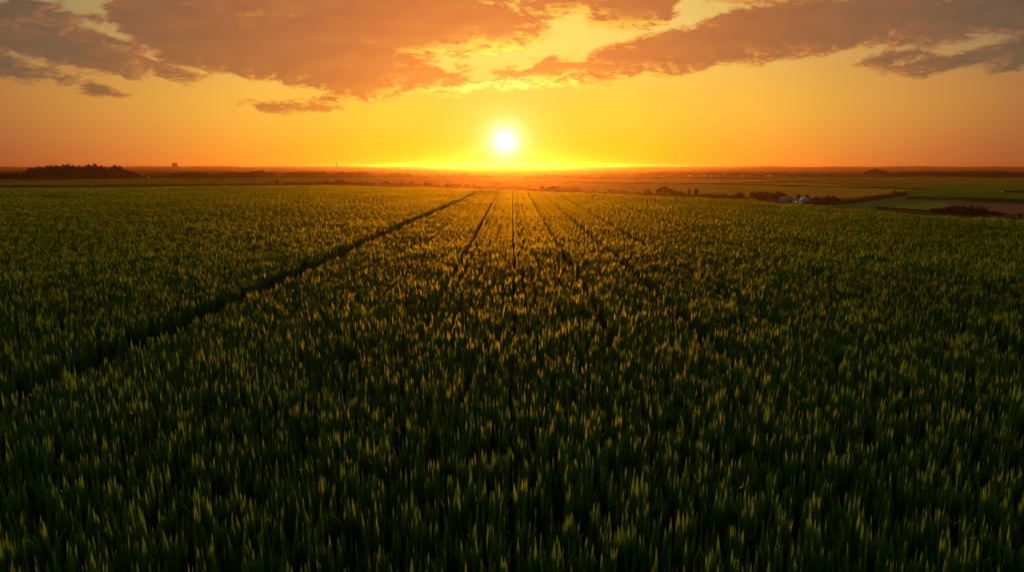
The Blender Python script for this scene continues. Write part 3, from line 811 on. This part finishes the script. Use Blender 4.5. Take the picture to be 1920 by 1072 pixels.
def cloud_group():
    g = bpy.data.node_groups.new('cloud_field', 'ShaderNodeTree')
    g.interface.new_socket('az', in_out='INPUT', socket_type='NodeSocketFloat'); g.interface.new_socket('el', in_out='INPUT', socket_type='NodeSocketFloat')
    g.interface.new_socket('field', in_out='OUTPUT', socket_type='NodeSocketFloat')
    q = NT(g); gi = g.nodes.new('NodeGroupInput'); go = g.nodes.new('NodeGroupOutput')
    az_, el_ = gi.outputs[0], gi.outputs[1]
    P = q.xyz(q.m('MULTIPLY', az_, .20), q.m('MULTIPLY', el_, .45), 3.7)
    wn = q.n.new('ShaderNodeSeparateColor'); q.l.new(q.noise(P, 1.0, 2, .5, 0, True), wn.inputs[0])
    az2 = q.m('ADD', az_, q.m('MULTIPLY', q.m('SUBTRACT', wn.outputs[0], .5), 1.2))
    el2 = q.m('ADD', el_, q.m('MULTIPLY', q.m('SUBTRACT', wn.outputs[1], .5), .5))
    F = None
    for cx_, cy_, rx, ry, an in CLOUDS:
        a0, e0 = azel(cx_, cy_); kx = abs(azel(cx_+10, cy_)[0]-a0)/10; ky = abs(azel(cx_, cy_+10)[1]-e0)/10
        rx_, ry_ = rx*kx, ry*ky; c, s = math.cos(R(an)), -math.sin(R(an))
        dx = q.m('SUBTRACT', az2, a0); dy = q.m('SUBTRACT', el2, e0)
        A = q.m('ADD', q.m('MULTIPLY', dx, c/rx_), q.m('MULTIPLY', dy, s/rx_))
        B = q.m('ADD', q.m('MULTIPLY', dx, -s/ry_), q.m('MULTIPLY', dy, c/ry_))
        rr = q.m('SQRT', q.m('ADD', q.m('MULTIPLY', A, A), q.m('MULTIPLY', B, B)))
        v_ = q.m('MULTIPLY', q.m('SUBTRACT', 1.0, rr), ry_)
        F = v_ if F is None else q.m('SMOOTH_MAX', F, v_, .35)
    P2 = q.xyz(q.m('MULTIPLY', az_, .42), q.m('MULTIPLY', el_, 1.0), 1.3)
    n1 = q.noise(P2, 1.0, 10, .66, .35)
    out = q.m('ADD', q.m('ADD', F, .24), q.m('MULTIPLY', q.m('SUBTRACT', n1, .5), 2.5))
    q.l.new(out, go.inputs[0]); return g
CLOUDS = [(50,25,75,30,0),(120,92,200,30,9),(285,42,60,22,-5),(430,80,230,62,10),(600,105,230,68,10),(560,10,300,50,0),(740,45,232,70,0),(690,155,85,32,8),(935,55,90,42,0),
          (45,138,80,13,5),(235,133,38,7,8),(335,140,55,9,10),(552,198,60,5,0),(818,152,70,27,-4),(1040,136,125,22,-8),(1200,108,150,36,-12),(1350,78,180,50,-12),(1560,48,240,52,-8),(1800,32,200,46,-3),
          (1800,113,120,13,-5),(1900,100,90,26,-5),(1185,18,85,40,-8),(1690,104,45,9,-10),(950,138,40,14,-8),(620,185,30,4,0),(197,172,16,3,0),(700,-90,800,95,0),(1650,-80,420,85,0),(1055,10,75,26,-5),(1000,25,40,22,5),(150,70,120,16,8),(-150,60,200,50,10),(2100,60,240,70,0)]
CG = cloud_group()
tc = t.n.new('ShaderNodeTexCoord'); sx = t.n.new('ShaderNodeSeparateXYZ'); 
nrm = t.n.new('ShaderNodeVectorMath'); nrm.operation = 'NORMALIZE'; t.l.new(tc.outputs['Generated'], nrm.inputs[0]); t.l.new(nrm.outputs[0], sx.inputs[0])
az_ = t.m('MULTIPLY', t.m('ARCTAN2', sx.outputs[0], sx.outputs[1]), 180/math.pi)
el_ = t.m('MULTIPLY', t.m('ARCSINE', sx.outputs[2]), 180/math.pi)
ds = t.n.new('ShaderNodeVectorMath'); ds.operation = 'DOT_PRODUCT'; t.l.new(nrm.outputs[0], ds.inputs[0])
sv = (math.sin(R(SUN_AZ))*math.cos(R(SUN_EL)), math.cos(R(SUN_AZ))*math.cos(R(SUN_EL)), math.sin(R(SUN_EL))); ds.inputs[1].default_value = sv
ang = t.m('MULTIPLY', t.m('ARCCOSINE', t.m('MINIMUM', ds.outputs['Value'], .9999999)), 180/math.pi)
u = t.m('DIVIDE', ang, 90.0)
def st(*rows): return [(a/90, srgb(*c)) for a, c in rows]
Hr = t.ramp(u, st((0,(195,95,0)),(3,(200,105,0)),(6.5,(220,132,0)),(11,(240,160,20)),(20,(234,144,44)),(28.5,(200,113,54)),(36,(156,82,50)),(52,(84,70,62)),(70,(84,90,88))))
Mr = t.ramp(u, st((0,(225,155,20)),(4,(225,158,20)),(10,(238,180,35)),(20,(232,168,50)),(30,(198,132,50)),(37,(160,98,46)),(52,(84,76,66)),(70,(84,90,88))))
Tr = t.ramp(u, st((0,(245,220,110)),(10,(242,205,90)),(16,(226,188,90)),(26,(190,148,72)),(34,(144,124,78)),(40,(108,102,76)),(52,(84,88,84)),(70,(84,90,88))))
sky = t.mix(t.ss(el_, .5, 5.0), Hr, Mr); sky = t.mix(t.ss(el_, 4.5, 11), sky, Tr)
# thin high streaks
stk = t.noise(t.xyz(t.m('MULTIPLY', az_, .08), t.m('MULTIPLY', el_, .9), 0), 1.0, 4, .55)
sky = t.mix(t.ss(stk, .5, .8, 0, .22), sky, t.mix(.5, sky, (.55, .26, .06)))
# clouds
def cf(a, e):
    g = t.n.new('ShaderNodeGroup'); g.node_tree = CG; t.put(g.inputs[0], a); t.put(g.inputs[1], e); return g.outputs[0]
F0 = cf(az_, el_)
da = t.m('SUBTRACT', SUN_AZ, az_); de = t.m('SUBTRACT', SUN_EL, el_)
ln = t.m('MAXIMUM', t.m('SQRT', t.m('ADD', t.m('MULTIPLY', da, da), t.m('MULTIPLY', de, de))), .01)
F1 = cf(t.m('ADD', az_, t.m('MULTIPLY', t.m('DIVIDE', da, ln), .55)), t.m('ADD', el_, t.m('MULTIPLY', t.m('DIVIDE', de, ln), .55)))
alpha = t.ss(F0, -.05, .36)
core = t.ramp(u, st((0,(220,120,0)),(6,(204,94,0)),(11,(190,86,8)),(17,(164,80,22)),(25,(134,74,32)),(33,(98,66,42)),(40,(70,56,44)),(60,(45,42,42))))
rim = t.ramp(u, st((0,(255,250,150)),(6,(255,232,70)),(11,(253,200,50)),(20,(250,160,42)),(30,(228,128,48)),(40,(170,100,60)),(60,(70,55,48))))
thick = t.ss(F0, .3, 1.6)
dens = t.noise(t.xyz(t.m('MULTIPLY', az_, .3), t.m('MULTIPLY', el_, .8), 9.0), 1.0, 6, .6)
core2 = t.mix(t.m('MULTIPLY', t.ss(dens, .35, .7), .18), core, t.mix(.5, core, rim))
litf = t.m('MULTIPLY', t.ss(t.m('SUBTRACT', F0, F1), .04, .55), t.m('SUBTRACT', 1.0, t.m('MULTIPLY', thick, .97)))
edge = t.m('MULTIPLY', t.ss(F0, .5, .1), .6)
ccol = t.mix(t.m('MAXIMUM', t.m('MULTIPLY', litf, t.ss(ang, 34, 14, .45, 1)), t.m('MULTIPLY', edge, t.ss(ang, 30, 8, .25, 1))), core2, rim)
sky = t.mix(alpha, sky, ccol)
# upper sky out of the picture: dim dusk cloud; and below the horizon
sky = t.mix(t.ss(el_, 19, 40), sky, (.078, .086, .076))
sky = t.mix(t.ss(el_, -.2, -3), sky, (.02, .015, .01))
# the sun's own disc and aureole
glow = t.m('ADD', t.m('MULTIPLY', t.m('EXPONENT', t.m('MULTIPLY', t.m('POWER', t.m('DIVIDE', ang, 1.0), 1.6), -1.0)), 2.2), t.m('MULTIPLY', t.m('EXPONENT', t.m('DIVIDE', ang, -2.0)), .35))
gv = t.n.new('ShaderNodeVectorMath'); gv.operation = 'SCALE'; gv.inputs[0].default_value = (1, .82, .6); t.l.new(glow, gv.inputs['Scale'])
ad = t.n.new('ShaderNodeVectorMath'); ad.operation = 'ADD'; t.l.new(sky, ad.inputs[0]); t.l.new(gv.outputs[0], ad.inputs[1])
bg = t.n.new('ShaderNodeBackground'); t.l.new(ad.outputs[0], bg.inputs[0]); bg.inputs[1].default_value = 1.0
st_ = t.n.new('ShaderNodeTexSky'); st_.sky_type = 'NISHITA'; st_.sun_disc = False; st_.sun_elevation = R(SUN_EL); st_.sun_rotation = R(SUN_AZ)
bg2 = t.n.new('ShaderNodeBackground'); t.l.new(st_.outputs[0], bg2.inputs[0]); bg2.inputs[1].default_value = .02
adds = t.n.new('ShaderNodeAddShader'); t.l.new(bg.outputs[0], adds.inputs[0]); t.l.new(bg2.outputs[0], adds.inputs[1])
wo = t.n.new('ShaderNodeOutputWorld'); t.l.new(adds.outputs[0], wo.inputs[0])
w.cycles.sampling_method = 'MANUAL'; w.cycles.sample_map_resolution = 1024

# ------------------------------------------------------------------ render settings
scene.render.engine = 'CYCLES'
c = scene.cycles
c.max_bounces = 4; c.diffuse_bounces = 2; c.glossy_bounces = 1; c.transmission_bounces = 2; c.volume_bounces = 1; c.transparent_max_bounces = 4
c.use_adaptive_sampling = True; c.adaptive_threshold = .02; c.use_denoising = True
c.sample_clamp_indirect = 4
vs = scene.view_settings; vs.view_transform = 'Standard'; vs.look = 'None'; vs.exposure = 0; vs.gamma = 1
